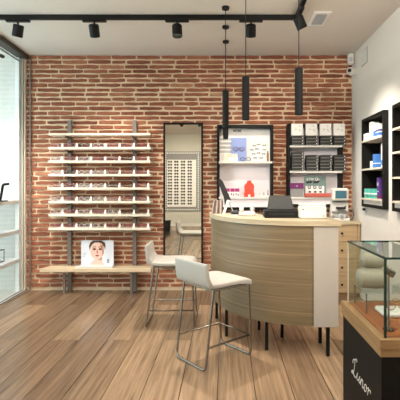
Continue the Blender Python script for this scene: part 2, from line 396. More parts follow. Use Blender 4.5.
m = MB().cyl((-2.66, 4.72, .76), (-2.66, 4.72, .765), .05, m='acryl', seg=20).cyl((-2.66, 4.72, .765), (-2.66, 4.72, 1.0), .04, .008, 'acryl', 20)
tag(m.build('acrylic_cone'), 'tall clear acrylic cone on the middle shelf in the window', 'stand')

# ---------------------------------------------------------------- ceiling: track, spots, pendants, vent
t = thing('lighting_track', 'black ceiling light track with a corner, in front of the brick wall', 'light track', (0, 3.91, ZC))
MB().box(-3.0, .683, -.018, .018, -.042, 0, 'black').build('rail', t)
MB().box(.648, .683, -3.2, -.018, -.042, 0, 'black').build('side_rail', t)
t = thing('lighting_track', 'second black ceiling light track near the camera, seen only in the mirror', 'light track', (0, .33, ZC))
MB().box(-2.2, 1.5, -.018, .018, -.042, 0, 'black').build('rail', t)
def spot(x, y, tgt, e, label, group, along='x', ang=75, hang=.04):
    o = thing('track_spotlight', label, 'spotlight', (x, y, ZC-.042), 0, group)
    if along == 'x': MB().box(-.11, .11, -.017, .017, -.022, 0, 'black').build('adapter', o)
    else: MB().box(-.017, .017, -.11, .11, -.022, 0, 'black').build('adapter', o)
    c = Vector((0, 0, -.022-hang-.045)); d = (Vector(tgt)-(Vector((x, y, ZC-.042))+c)).normalized()
    h = MB().cyl(c-d*.052, c+d*.052, .047, m='black', seg=24, cap=False).cyl(c-d*.012, c+d*.052, .043, m='blackm', seg=24, cap=False).cyl(c-d*.052, c-d*.014, .0465, m='black', seg=24)
    a_ = d.orthogonal().normalized(); b_ = d.cross(a_); e0 = c+d*.052; n_ = len(h.v)
    h.add([e0+(a_*math.cos(R(15*i))+b_*math.sin(R(15*i)))*r_ for r_ in (.043, .047) for i in range(24)], [(i, (i+1) % 24, 24+(i+1) % 24, 24+i) for i in range(24)], 'black').cyl(c-d*.058, c-d*.052, .041, .047, m='black', seg=24)
    hd = h.build('head', o)
    MB().cyl(c-d*.0135, c-d*.0115, .034, m='lit', seg=20).build('lens', hd)
    MB().cyl((0, 0, -.02), tuple(c-Vector((0, 0, -.02))), .009, m='black').build('stem', o)
    l = lamp('spot_light', 'SPOT', Vector((x, y, ZC-.042))+c+d*.065, tgt, e, WARM, spot_size=R(ang), spot_blend=.9, shadow_soft_size=.035)
    return o
SP = [(-1.96, 'leftmost black spotlight on the ceiling track, beside the window', (-2.55, 4.5, .8), 80),
      (-1.24, 'black spotlight on the track above the eyewear shelves', (-1.35, 5.1, 1.0), 60),
      (-.46, 'black spotlight on the track, above the mirror', (-.3, 3.45, 0), 120),
      (.235, 'black spotlight on the track between the two hanging cords', (.3, 5.1, 1.0), 38)]
for x, lb, tg, e in SP: spot(x, 3.91, tg, e, lb, 'black track spotlights')
spot(.6655, 3.72, (1.50, 4.20, 1.1), 90, 'tilted black spotlight at the corner of the ceiling track', 'black track spotlights', 'y')
spot(-1.05, .33, (-1.6, -2.8, 1.2), 120, 'left black spotlight seen in the mirror near its top edge', 'black track spotlights')
spot(-.62, .33, (-.9, -2.8, 1.0), 120, 'right black spotlight seen in the mirror at its top corner', 'black track spotlights')
spot(1.2, .45, (-.1, 3.5, .4), 30, 'black spotlight near the camera that lights the stools', 'black track spotlights', ang=60)
spot(.3, .33, (1.5, 3.9, 1.6), 130, 'unseen black spotlight added near the camera to brighten the right wall', 'black track spotlights', ang=70)  # extra lamp out of view, added to brighten the right wall
PN = [(.53, 3.02, 'rightmost and nearest black tube pendant lamp over the counter'), (.155, 3.26, 'black tube pendant lamp above the counter, second from the right'),
      (-.004, 3.73, 'left black tube pendant lamp hanging in front of the brick wall'), (-.004, 4.18, 'black tube pendant directly behind the left pendant, middle of three in line'),
      (-.003, 4.61, 'farthest black tube pendant, its lower end showing below the left pendant')]
for i, (x, y, lb) in enumerate(PN):
    o = thing('pendant_lamp', lb, 'pendant lamp', (x, y, ZC), 0, 'black tube pendant lamps over the counter')
    MB().cyl((0, 0, -.022), (0, 0, 0), .034, m='black', seg=20).build('canopy', o)
    MB().cyl((0, 0, -.76), (0, 0, -.02), .0035, m='black', seg=8).build('cord', o)
    s_ = MB().cyl((0, 0, -1.09), (0, 0, -.755), .0290, m='blackm', seg=24, cap=False).cyl((0, 0, -1.09), (0, 0, -.80), .0265, m='blackm', seg=24, cap=False).prism([(.0278*math.cos(R(15*i)), .0278*math.sin(R(15*i))) for i in range(24)], -1.005, -1.0, 'blackm').cyl((0, 0, -.755), (0, 0, -.742), .029, .012, m='blackm', seg=24).build('shade', o)
    MB().cyl((0, 0, -1.01), (0, 0, -1.0055), .022, m='lit', seg=16).build('bulb', s_)
    lamp('pendant_light', 'SPOT', (x, y, 1.80), (x, y, 0), 6 if i < 3 else 5, WARM, spot_size=R(80), spot_blend=.8, shadow_soft_size=.03)
t = thing('ceiling_vent', 'small white ceiling air vent to the right of the track', 'vent', (.895, 3.99, ZC))
MB().box(-.08, .08, -.16, .16, -.008, 0, 'windowwhite').build('frame', t)
m = MB().box(-.05, .05, -.12, .12, -.010, -.008, 'grey')
for i in range(11): m.box(-.05, .05, -.115+i*.022, -.105+i*.022, -.014, -.010, 'lgrey')
m.build('grille', t)
for i, (lx, ly) in enumerate(LUM):  # hung below the ceiling to make room for the added uplight
    t = thing('ceiling_luminaire', ['long flat hanging light behind the camera, near the window side', 'long flat hanging light behind the camera, near the right wall'][i], 'ceiling light', (lx, ly, ZC))
    MB().box(-.17, .17, -1.05, 1.05, -.335, -.295, 'white').build('housing', t)
    for sy in (-.9, .9): MB().cyl((0, sy, -.296), (0, sy, 0), .003, m='chrome', seg=8).build('wire', t)
    MB().box(-.14, .14, -1.02, 1.02, -.34, -.3355, 'diffuser').build('diffuser', t)

# corner devices on the right wall
t = thing('alarm_sensor', 'small white alarm sensor high in the corner by the brick wall', 'sensor', (1.51, 5.02, 2.83))
MB().rbox(-.035, .035, -.03, .04, -.075, .06, .012, 'white').build('body', t); MB().sphere((-.01, -.03, -.02), .022, .01, .03, 'lgrey').build('lens', t)
t = thing('security_camera', 'small white dome camera in the corner below the alarm sensor', 'camera', (1.50, 4.98, 2.66))
MB().cyl((.055, 0, 0), (.0, 0, 0), .045, .05, 'white', 20).build('base', t)
b = MB().sphere((-.01, -.02, 0), .048, m='white').build('dome', t); MB().cyl((-.035, -.06, -.002), (-.038, -.071, -.004), .022, m='ink', seg=16).build('lens', b)
t = thing('access_panel', 'small flat white panel high on the right wall', 'panel', (XR, 4.655, 2.737))
MB().box(-.004, 0, -.1, .1, -.085, .085, 'grey').build('gap', t); MB().box(-.0065, -.004, -.094, .094, -.079, .079, 'plaster').build('panel_face', t)

# ---------------------------------------------------------------- eyewear wall display
def glasses_proto(frame, label, tagcard=True, temples=True):
    o = thing('eyeglasses', label, 'eyeglasses', (0, 0, 0))
    fr = MB()
    for sx in (-1, 1):
        pts = [(sx*(.035+.027*math.cos(a)), -.0, .026+.020*math.sin(a)) for a in [2*math.pi*i/14 for i in range(14)]]
        fr.tube(pts, .0026, frame, 6, True)
    fr.tube([(-.010, 0, .034), (0, -.002, .037), (.010, 0, .034)], .0024, frame, 6)
    fr.build('frame', o)
    for sx in (-1, 1):
        MB().tube([(sx*.062, 0, .034), (sx*.066, .012, .034), (sx*.062, .09, .034), (sx*.058, .125, .012)], .0022, frame, 6).build('temple', o)
        MB().cyl((sx*.035, .0008, .026), (sx*.035, -.0008, .026), .0235, m='lens', seg=14).build('lens', o)
    if tagcard: MB().add([(.064, -.004, .0), (.092, -.004, .0), (.086, .012, .052), (.070, .012, .052), (.064, .004, 0), (.092, .004, 0), (.086, .016, .052), (.070, .016, .052)],
                         [(0, 1, 2, 3), (4, 7, 6, 5), (0, 4, 5, 1), (3, 2, 6, 7), (0, 3, 7, 4), (1, 5, 6, 2)], 'card').build('price_card', o)
    return o
WS = thing('wall_display', 'wall rack of eight pale shelves on two grey uprights against the brick', 'display rack', (0, YB, 0))
for px in (71, 135.5):
    x = (px-226)/81.05
    MB().box(x-.023, x+.023, -.055, -.012, .0, 2.09, 'greypost').build('upright', WS)
SH = [133, 147, 160.5, 174, 187.5, 201, 214.2, 228]
SZ = [1.3-(y-185)*4.90/F for y in SH]
for k, zt in enumerate(SZ):
    ed = 150.5
    sh = MB().rbox((48.2-226)*4.90/F, (ed-226)*4.90/F, -.22, -.055, zt-.028, zt, .003, 'creamshelf').build('shelf', WS)
    for px in (71, 135.5):
        x = (px-226)/81.05
        MB().prism([(-.055, zt-.062), (-.055, zt-.028), (-.17, zt-.028), (-.17, zt-.036)], x-.008, x+.008, 'greypost', Matrix(((0, 0, 1, 0), (1, 0, 0, 0), (0, 1, 0, 0), (0, 0, 0, 1)))).build('bracket', sh)
protos = [glasses_proto('clearframe', ''), glasses_proto('pinkframe', ''), glasses_proto('darkframe', '')]
words = ['clear-framed', 'rose-framed', 'dark-framed']; used = [False]*3
for r_ in range(1, 8):
    for c_ in range(7):
        px = 55.5+c_*14.35; kind = random.choice([0, 0, 1, 1, 2])
        loc = ((px-226)*4.95/F, 4.95+random.uniform(-.006, .006), SZ[r_]+.0005)
        lb = f"{words[kind]} eyeglasses, {ORD[c_]} from the window side on the {ORD[r_]} shelf down of the brick wall rack".replace('first from', 'nearest to').replace('nearest to the window side', 'nearest the window')
        # shelf count from the top, the empty top shelf being the first
        lb = f"{words[kind]} eyeglasses with price card, {ORD[c_]} from left on wall rack shelf {['','two','three','four','five','six','seven','eight'][r_]}"
        if not used[kind]: o = protos[kind]; used[kind] = True; o.location = loc; o['label'] = lb
        else: o = dup(protos[kind], loc, label=lb)
        o['group'] = 'eyeglasses on the brick wall rack'; o.rotation_euler = (0, 0, random.uniform(-.12, .12))
# bench
bt = thing('bench', 'long low pale wooden bench in front of the brick wall', 'bench', (0, YB, 0))
MB().add([(-2.19, -.245, .275), (-.885, -.245, .275), (-.885, -.0565, .275), (-2.13, -.0565, .275), (-2.19, -.245, .318), (-.885, -.245, .318), (-.885, -.0565, .318), (-2.13, -.0565, .318)],
         [(0, 3, 2, 1), (4, 5, 6, 7), (0, 1, 5, 4), (1, 2, 6, 5), (2, 3, 7, 6), (3, 0, 4, 7)], 'bench').build('seat_board', bt, bevel=.003)
for px in (64.5, 131.5):
    x = (px-226)*4.95/F; MB().box(x-.014, x+.014, -.185, -.157, 0, .275, 'greypost').build('leg', bt)
for px in (71, 135.5):
    x = (px-226)/81.05
# portrait display on the bench
t = thing('portrait_display', 'white counter display with a printed portrait of a woman, on the bench', 'display', (-1.545, 4.985, .3185))
MB().box(-.195, .195, 0, .012, .0, .315, 'poster').build('board', t)
MB().prism([(-.235, -.10), (.21, -.10), (.195, .0), (-.195, .0)], 0, .022, 'white').build('tray', t)
m = MB()
m.ell(0, .30, .001, .001, -.002, -.0015, 'hair')
def flat(poly, y0, y1, k): m.prism(poly, y0, y1, k, Matrix(((1, 0, 0, 0), (0, 0, 1, 0), (0, 1, 0, 0), (0, 0, 0, 1))))
flat([(-.10, .024), (-.065, .06), (-.03, .09), (.045, .09), (.065, .055), (.085, .024)], -.001, 0, 'skin')
flat([(-.095, .20), (-.10, .25), (-.085, .29), (-.05, .314), (.05, .314), (.09, .29), (.10, .25), (.093, .20), (.08, .25), (-.075, .25)], -.0015, 0, 'hair')
m.ell(-.002, .195, .082, .108, -.002, 0, 'skin')
flat([(-.082, .235), (-.078, .285), (-.04, .312), (.05, .312), (.08, .285), (.084, .235), (.06, .275), (.02, .292), (-.03, .29), (-.06, .27)], -.0025, 0, 'hair')
flat([(.0, .085), (.05, .075), (.06, .12), (.045, .11), (.02, .09)], -.0028, 0, 'skinsh')
for sx in (-.036, .036):
    m.ell(sx, .212, .024, .015, -.0026, 0, 'skinsh'); m.ell(sx, .212, .017, .010, -.003, 0, 'hair'); m.ell(sx, .212, .008, .008, -.0034, 0, 'ink'); flat([(sx-.024, .236), (sx, .246), (sx+.024, .238), (sx+.022, .232), (sx, .238), (sx-.022, .230)], -.003, 0, 'hair')
flat([(-.006, .21), (.004, .21), (.012, .163), (-.012, .163)], -.0026, 0, 'skinsh')
flat([(-.026, .135), (-.008, .145), (0, .142), (.008, .145), (.026, .135), (0, .120)], -.003, 0, 'lips')
flat([(.03, .27), (.075, .26), (.078, .16), (.05, .12), (.062, .17)], -.0022, 0, 'skinsh')
m.build('portrait_print', t)
m = MB()
for i in range(4): m.box(.115+.006*(i % 2), .14, -.0012, 0, .05+i*.012, .057+i*.012, 'ink')
for i in range(3): m.box(-.175, -.15+.01*i, -.0012, 0, .12+i*.02, .124+i*.02, 'grey')
m.build('small_print', t)

# ---------------------------------------------------------------- mirror
t = thing('wall_mirror', 'tall mirror in a thin black frame on the brick wall', 'mirror', (-.525, YB, 1.17))
hw, hh = .243, .893
m = MB(); fb = .022
m.box(-hw, -hw+fb, -.035, -.01, -hh, hh, 'blackmatt').box(hw-fb, hw, -.035, -.01, -hh, hh, 'blackmatt').box(-hw+fb, hw-fb, -.035, -.01, hh-fb, hh, 'blackmatt').box(-hw+fb, hw-fb, -.035, -.01, -hh, -hh+fb, 'blackmatt')
m.build('frame', t); MB().box(-hw+fb, hw-fb, -.028, -.016, -hh+fb, hh-fb, 'mirror').build('mirror_glass', t)

# ---------------------------------------------------------------- wall cabinets with shelves on the brick wall
def wallcab(name, label, x0, x1, z0, z1, shelves, topbar=True, d=.16):
    o = thing(name, label, 'cabinet', (0, YB-.012, 0)); b = .03
    m = MB().box(x0, x0+b, -d, 0, z0, z1, 'blackmatt').box(x1-b, x1, -d, 0, z0, z1, 'blackmatt')
    m.box(x0+b, x1-b, -d, 0, z1-b, z1, 'blackmatt'); m.box(x0+b, x1-b, -d, 0, z0, z0+b, 'blackmatt'); m.build('frame', o)
    MB().box(x0+b, x1-b, -.02, 0, z0+b, z1-b, 'whitecab').build('back_panel', o)
    for zt in shelves: MB().box(x0+b*.7, x1-b*.5, -d-.03, -.0205, zt-.022, zt, 'white').build('shelf', o)
    return o
def zz(py, Y=4.94): return 1.3-(py-185)*Y/F
def xx(px, Y=4.94): return (px-226)*Y/F
U1 = wallcab('wall_cabinet', 'black framed wall cabinet with two white shelves, beside the mirror', xx(217), xx(273.5), zz(210), zz(124.5), [zz(161.5), zz(197)])
U2 = wallcab('wall_cabinet', 'black framed wall cabinet holding stacked dark cases, near the corner', xx(288), xx(343), zz(207), zz(123.5), [zz(145.5), zz(171), zz(197)])
MB().box(xx(220.5), xx(270), -.158, -.0205, zz(207.2), zz(198.6), 'whitecab').build('drawer_front', U1)
MB().box(xx(291.5), xx(339.5), -.158, -.0205, zz(204), zz(198.6), 'whitecab').build('drawer_front', U2)
S1a, S1b = zz(161.5), zz(197); YF = YB-.012-.15
def upright_card(name, label, cat, px0, px1, py0, base, Y, mat_, th=.006, group=None):
    """thin printed card standing on base, at distance Y"""
    x0, x1 = xx(px0, Y), xx(px1, Y); h = zz(py0, Y)-base
    o = thing(name, label, cat, ((x0+x1)/2, Y, base+.0005), 0, group)
    MB().box(-(x1-x0)/2, (x1-x0)/2, 0, th, 0, h, mat_).build('card', o); return o, (x1-x0)/2, h
def mini_glasses(m, cx, cz, s, k='ink', y=-.001):
    for sx in (-1, 1):
        m.tube([(cx+sx*.55*s+.42*s*math.cos(a), y, cz+.3*s*math.sin(a)) for a in [2*math.pi*i/10 for i in range(10)]], .003, k, 4, True)
    m.box(cx-.15*s, cx+.15*s, y-.001, y+.001, cz+.08*s, cz+.14*s, k)
# upper compartment
o, hw_, h = upright_card('poster_card', 'tall white poster with black lettering at the top of the cabinet beside the mirror', 'poster', 221, 246.5, 128.5, S1a, 5.07, 'card')
m = MB(); lx = .0
for ch in 'MEME':
    pts = {'M': [(0, 0), (0, 1), (.4, .3), (.8, 1), (.8, 0)], 'E': None}[ch]
    if pts:
        for a, b in zip(pts, pts[1:]): m.tube([(-.0+lx+a[0]*.02, -.001, h-.045+a[1]*.03), (lx+b[0]*.02, -.001, h-.045+b[1]*.03)], .0035, 'ink', 5)
    else:
        m.box(lx, lx+.006, -.002, 0, h-.045, h-.012, 'ink')
        for q in (0, .0145, .029): m.box(lx, lx+.016, -.002, 0, h-.045+q, h-.041+q, 'ink')
    lx += .026
m.build('lettering', o)
o, hw_, h = upright_card('pattern_card', 'white card with rows of black spectacle drawings beside the pale blue card', 'card', 219.5, 231.5, 137, S1a, 5.02, 'card')
m = MB()
for r_ in range(4):
    for c_ in range(2): mini_glasses(m, -.034+c_*.07, h-.028-r_*.05, .034)
m.build('drawing', o)
o, hw_, h = upright_card('blue_card', 'pale blue card with a spectacle drawing, in the cabinet beside the mirror', 'card', 231.2, 246.3, 138, S1a, 5.0, 'lblue')
m = MB(); mini_glasses(m, 0, h*.55, .075, 'plum'); mini_glasses(m, 0, h*.5, .06, 'ink'); m.build('drawing', o)
o, hw_, h = upright_card('poster_card', 'large white poster with small spectacle drawings, right half of the cabinet', 'poster', 247, 270, 130, S1a, 5.07, 'card')
m = MB()
for (a, b) in ((-.05, .20), (.0, .215), (.07, .205), (-.08, .15), (-.02, .16), (.07, .15), (-.06, .1), (0, .11), (.06, .1), (-.04, .05), (.03, .05)): mini_glasses(m, a, b, .022, 'dgrey')
m.build('drawing', o)
o = thing('envelope', 'cream envelope leaning low on the shelf before the blue card', 'envelope', (xx(230.5, 4.97), 4.97, S1a+.0005)); MB().box(-.085, .085, 0, .006, 0, .095, 'creamshelf').build('sheet', o); MB().box(-.03, .085, -.003, 0, 0, .05, 'card').build('flap', o)
o = glasses_proto('ink', 'thick black eyeglasses lying on the upper shelf of the cabinet beside the mirror', False); o.location = (xx(245.5, 4.93), 4.93, S1a+.001)
m = MB().cyl((0, 0, 0), (0, 0, .10), .012, m='amber', seg=14).cyl((0, 0, .10), (0, 0, .125), .006, m='ink', seg=10)
o = m.build('spray_bottle', loc=(xx(267.8, 4.95), 4.95, S1a+.0005)); tag(o, 'slim amber bottle at the right end of the upper cabinet shelf', 'bottle')
# lower compartment
for i, px in enumerate((227.5, 232.5, 237.2)):
    o = thing('lens_box', f'small white and magenta box, {["left","middle","right"][i]} of three on the lower cabinet shelf', 'box', (xx(px, 4.97), 4.97, S1b+.0005), 0, 'magenta boxes on the lower cabinet shelf')
    MB().box(-.026, .026, 0, .04, 0, .105, 'card').build('carton', o)
    m = MB().box(-.0262, .0262, -.001, .0, .062, .102, 'magenta').box(-.018, -.006, -.001, 0, .02, .045, 'magenta').box(.004, .018, -.001, 0, .01, .04, 'grey'); m.build('print', o)
o = thing('gift_bag', 'bright coral red arched display on the lower cabinet shelf', 'display', (xx(249.3, 4.96), 4.96, S1b+.0005))
m = MB(); Q = Matrix(((1, 0, 0, 0), (0, 0, 1, 0), (0, 1, 0, 0), (0, 0, 0, 1)))
m.prism([(-.062, 0), (.062, 0), (.062, .04), (.055, .06), (.058, .13), (.044, .16), (.03, .165), (.022, .195), (-.022, .195), (-.03, .165), (-.044, .16), (-.058, .13), (-.055, .06), (-.062, .04)], 0, .03, 'red', Q); m.build('body', o)
m = MB().prism([(-.012, 0), (.012, 0), (.012, .03), (-.012, .03)], -.002, 0, 'card', Q); m.prism([(.01, .10), (.03, .12), (.035, .08), (.015, .06)], -.002, 0, 'brickred', Q); m.build('print', o)
for i, px in enumerate((259.5, 264, 268)):
    m = MB().box(-.014, .014, 0, .02, 0, .02, 'card').cyl((0, .01, .02), (0, .01, [.05, .06, .085][i]), .008, .004, ['lgrey', 'grey', 'pinkframe'][i], 10)
    tag(m.build('sample_stand', loc=(xx(px, 4.95), 4.95, S1b+.0005)), f'tiny {["pale","grey","pink"][i]} sample holder at the right end of the lower cabinet shelf', 'holder', 'sample holders')

# stacked cases in the second cabinet
def case_proto():
    o = thing('spectacle_case', '', 'case'); MB().rbox(-.072, .072, -.05, .05, 0, .0375, .005, 'darkcase').build('body', o)
    MB().box(.05, .06, -.0512, -.05, .013, .024, 'card').build('badge', o); MB().box(-.068, .068, -.0508, -.045, .0005, .005, 'grey').build('lid_seam', o); return o
cp = case_proto(); first = True
S2 = [zz(145.5), zz(171), zz(197)]
stacks = [(0, 3, [297.3, 311.3, 325.5, 339.0], [3, 3, 3, 3], .0265), (1, 5, [297.3, 311.7, 325.3, 339.0], [6, 5, 5, 5], .0)]
for (sh_, _, pxs, ns, _) in stacks:
    for si, px in enumerate(pxs):
        for k in range(ns[si]):
            px_ = px+random.uniform(-.3, .3)
            loc = (xx(px_, 4.96), 4.96+random.uniform(-.004, .004), S2[sh_]+.0005+k*.038)
            lb = f"charcoal spectacle case, {ORD[k]} from the bottom of the {ORD[si]} stack on the {['top','middle'][sh_]} cabinet shelf"
            if first: cp.location = loc; cp['label'] = lb; first = False; o = cp
            else: o = dup(cp, loc, label=lb)
            o['group'] = 'charcoal spectacle cases'
for si, px in enumerate(stacks[0][2]):
    z0 = S2[0]+.0005+3*.038
    o = thing('white_box', f'upright white square box on top of the {ORD[si]} stack of dark cases', 'box', (xx(px-.3, 4.93), 4.935, z0+.0005), R([-3, 2, -2, 4][si]), 'white boxes above the dark cases')
    MB().rbox(-.067, .067, -.035, .035, 0, .140, .003, 'card').build('carton', o)
    m = MB().box(-.03, -.005, -.0362, -.035, .07, .075, 'grey').box(.02, .026, -.0362, -.035, .105, .115, 'ink').box(.02, .028, -.0362, -.035, .06, .07, 'ink').box(.03, .036, -.0362, -.035, .05, .056, 'ink'); m.build('print', o)
b3 = S2[2]+.0005
o = thing('purple_box', 'plum and grey box on the lowest shelf of the case cabinet', 'box', (xx(296.3, 4.96), 4.96, b3))
MB().rbox(-.075, .075, -.04, .03, 0, .10, .003, 'grey').build('body', o); MB().rbox(-.08, .08, -.045, .035, .1, .165, .003, 'plum').build('lid', o)
MB().box(-.008, .008, -.0465, -.045, .125, .14, 'lgrey').build('emblem', o)
o, hw_, h = upright_card('lens_poster', 'grey-green poster with three spectacle pictures below bold white lettering', 'poster', 304.5, 325.8, 176, S2[2], 5.0, 'tealgrey')
m = MB()
m.box(-hw_+.012, hw_-.02, -.0012, 0, .02, h*.52, 'card')
for sx in (-.065, 0, .065):
    m.ell(sx-.005, .115, .021, .023, -.002, 0, 'dgrey'); m.ell(sx-.005, .117, .014, .016, -.003, 0, 'lgrey'); m.ell(sx, .06, .017, .012, -.002, 0, 'dgrey')
m.build('pictures', o)
# bold white lettering "STEP ON"-like header and dark brush strokes
m = MB(); zt = h-.05
def stroke(pts, r=.004, k='card'): m.tube([(x, -.003, zt+z_) for x, z_ in pts], r, k, 5)
x = -.105
stroke([(x+.02, .024), (x, .022), (x, .012), (x+.02, .01), (x+.02, 0), (x, 0)]); x += .027
stroke([(x, .024), (x+.02, .024)]); stroke([(x+.01, .024), (x+.01, 0)]); x += .026
stroke([(x+.016, .024), (x, .024), (x, 0), (x+.016, 0)]); stroke([(x, .012), (x+.014, .012)]); x += .022
stroke([(x, 0), (x, .024), (x+.016, .022), (x+.016, .012), (x, .011)]); x += .032
stroke([(x+.014+.014*math.cos(a), .012+.016*math.sin(a)) for a in [2*math.pi*i/10 for i in range(11)]], .005); x += .036
stroke([(x, 0), (x, .024), (x+.018, 0), (x+.018, .024)])
m.build('lettering', o)
m = MB()
for cx in (-.075, .01):
    m.prism([(cx-.035, h-.09), (cx+.03, h-.085), (cx+.045, h-.06), (cx-.03, h-.065)], -.002, 0, 'ink', Q)
m.build('brush_mark', o)
o = MB().rbox(-.155, .155, -.03, .03, 0, .045, .004, 'brickred').build('red_box', loc=(xx(317.5, 4.93), 4.93, b3), bevel=.002); tag(o, 'long flat dusty red box in front of the poster on the lowest shelf', 'box')

# ---------------------------------------------------------------- black shelf boxes in the right wall
def recess_cab(y0, y1, shelves, label, strip):
    o = thing('recessed_shelf', label, 'shelf unit', (XR, y0, 0)); x0 = -.05; x1 = .148; b = .035; L = y1-y0
    e = .0015
    m = MB().box(x0, x1, e, b, CZ0+e, CZ1-e, 'blackmatt').box(x0, x1, L-b, L-e, CZ0+e, CZ1-e, 'blackmatt').box(x0, x1, b, L-b, CZ1-b, CZ1-e, 'blackmatt').box(x0, x1, b, L-b, CZ0+e, CZ0+b, 'blackmatt'); m.build('frame', o)
    MB().box(x1-.01, x1, b, L-b, CZ0+b, CZ1-b, 'blackmatt').build('back_panel', o)
    for zt in shelves: MB().box(x0-.012, x1-.0105, b, L-b, zt-.018, zt, 'creamshelf').build('shelf', o)
    if strip: MB().box(x0+.01, x0+.02, b, L-b, CZ0+b, shelves[-1]-.02, 'white').build('drawer_front', o)
    return o
RS1 = [1.780, 1.475, 1.160]; RS2 = [1.805, 1.594, 1.372, 1.158]
recess_cab(*CAB[0], RS1, 'black recessed wall shelf box nearest the corner, with white and teal packs', True)
recess_cab(*CAB[1], RS2, 'black recessed wall shelf box nearest the camera, cut by the picture edge', True)
def pack(name, label, Y, xc, base, wy, wx, h, k, prints=(), group=None):
    o = thing(name, label, 'box', (xc, Y, base+.0005), 0, group)
    MB().rbox(-wx/2, wx/2, -wy/2, wy/2, 0, h, .002, k).build('carton', o)
    if prints:
        m = MB()
        for (pk, z0, z1) in prints: m.box(-wx/2-.0007, wx/2+.0007, -wy/2-.0007, wy/2+.0007, z0*h, z1*h, pk)
        m.build('print', o)
    return o
X1 = 1.56
pack('low_box', 'low white box on the top shelf of the corner wall unit', 4.49, 1.54, RS1[0], .11, .07, .075, 'card')
pack('tall_box', 'tall white box on the top shelf of the corner wall unit', 4.37, 1.56, RS1[0], .07, .08, .18, 'card', [('lgrey', .8, .9)])
pack('blue_box', 'white box with blue print on the top shelf of the corner unit', 4.27, 1.575, RS1[0], .08, .09, .15, 'card', [('blue', .15, .5)])
pack('blue_box', 'blue striped white box nearest the camera on the top corner shelf', 4.14, 1.56, RS1[0], .10, .10, .12, 'card', [('blue', .1, .35), ('navy', .45, .6)])
pack('low_box', 'small white box on the middle shelf of the corner wall unit', 4.36, 1.555, RS1[1], .07, .06, .075, 'card', [('lgrey', .2, .4)])
pack('blue_box', 'solid blue box on the middle shelf of the corner wall unit', 4.26, 1.555, RS1[1], .08, .07, .14, 'blue', [('card', .3, .36)])
pack('tall_box', 'tall white box on the middle shelf of the corner wall unit', 4.10, 1.59, RS1[1], .10, .08, .24, 'card', [('blue', .1, .3)])
for i, (yy, lb) in enumerate(((4.50, 'farthest'), (4.39, 'middle'), (4.285, 'nearest'))):
    pack('teal_pack', f'{lb} of three teal and white packs on the bottom corner shelf', yy, 1.54, RS1[2], .075, .06, .10, 'teal', [('card', .42, .56), ('dgrey', .2, .26)], 'teal packs')
o = pack('purple_pack', 'tall purple box beside the teal packs on the corner wall shelf', 4.225, 1.59, RS1[2], .06, .09, .215, 'purple', [('plum', .0, .18)])
MB().box(-.0465, -.0452, -.02, .02, .13, .165, 'lgrey').box(-.0465, -.0452, -.03, .03, .07, .08, 'lgrey').build('emblem', o)
pack('tall_box', 'white box beside the purple box on the corner wall shelf', 4.06, 1.60, RS1[2], .05, .08, .20, 'card', [('grey', .5, .6)])
pack('low_box', 'white box on the second shelf of the wall unit at the picture edge', 3.52, 1.56, RS2[1], .12, .09, .09, 'card', [('lgrey', .3, .45)])
o = thing('sample_tree', 'slim silver stand on a shelf of the wall unit at the picture edge', 'stand', (1.56, 3.55, RS2[3]+.0005))
MB().cyl((0, 0, 0), (0, 0, .008), .04, m='chrome').build('base', o); MB().cyl((0, 0, .008), (0, 0, .17), .006, m='chrome').build('pole', o)
m = MB()
for i in range(3): m.tube([(-.03, 0, .06+i*.045), (.03, 0, .06+i*.045)], .004, 'chrome')
m.build('arm', o)
# ---------------------------------------------------------------- drawer unit and what stands on it
t = thing('drawer_unit', 'pale oak drawer unit under a cream worktop in the corner', 'drawer unit', (1.33, 4.77, 0))
MB().box(-.215, .21, .02, .335, .05, .845, 'drawer').build('body', t); MB().box(-.205, .21, .04, .33, 0, .05, 'caseoak').build('plinth', t)
MB().rbox(-.23, .223, -.015, .338, .845, .878, .003, 'top').build('worktop', t)
MB().box(.187, .21, .0, .02, .055, .843, 'drawer').build('end_strip', t)
for k in range(4):
    z1 = .842-k*.1965; dr = MB().rbox(-.213, .183, .0, .02, z1-.192, z1, .002, 'drawer').build('drawer', t)
    MB().cyl((.0, 0, z1-.096), (.0, -.012, z1-.096), .006, m='black', seg=10).cyl((.0, -.012, z1-.096), (.0, -.02, z1-.096), .013, m='black', seg=14).build('knob', dr)
t = thing('lensmeter', 'white optical lens measuring device with a blue screen on the drawer unit', 'optical device', (xx(340.5, 4.86), 4.86, .8785))
s = 4.86/F
MB().rbox(-.10, .10, -.05, .12, 0, .035, .008, 'white').build('base', t)
MB().rbox(-.10, .10, .02, .12, .035, .235, .01, 'white').build('column', t)
h_ = MB().rbox(-.095, .095, -.02, .10, .235, .385, .018, 'white').build('head', t)
MB().box(-.06, .06, -.0235, -.02, .27, .35, 'screen').box(-.065, .065, -.0225, -.02, .265, .355, 'dgrey').build('screen', h_)
MB().box(-.102, .102, -.01, .02, .222, .23, 'dgrey').build('trim_band', t)
MB().rbox(-.05, .05, -.05, .02, .14, .165, .006, 'ink').tube([(.03, -.03, .16), (.055, -.04, .175)], .008, 'ink').build('lens_table', t)
MB().rbox(-.10, .10, -.02, .02, .095, .118, .006, 'grey').build('carriage', t)
MB().cyl((-.0, -.055, .055), (.0, .02, .055), .035, m='lgrey', seg=20).cyl((0, -.062, .055), (0, -.055, .055), .02, m='grey', seg=16).build('dial', t)
for sx in (-.085, .085): MB().cyl((sx, -.03, .05), (sx, .02, .05), .016, m='grey', seg=14).build('knob', t)
MB().tube([(.10, .05, .13), (.14, .0, .12), (.155, -.02, .07), (.13, -.01, .02), (.10, .02, .02)], .004, 'ink', fillet=.03).build('cable', t)
o = thing('wall_socket', 'small black plug on the right wall beside the measuring device', 'plug', (XR, 4.62, 1.03)); MB().box(-.008, 0, -.04, .04, -.04, .04, 'white').build('plate', o); MB().rbox(-.035, -.008, -.025, .015, -.014, .014, .004, 'ink').build('plug', o)

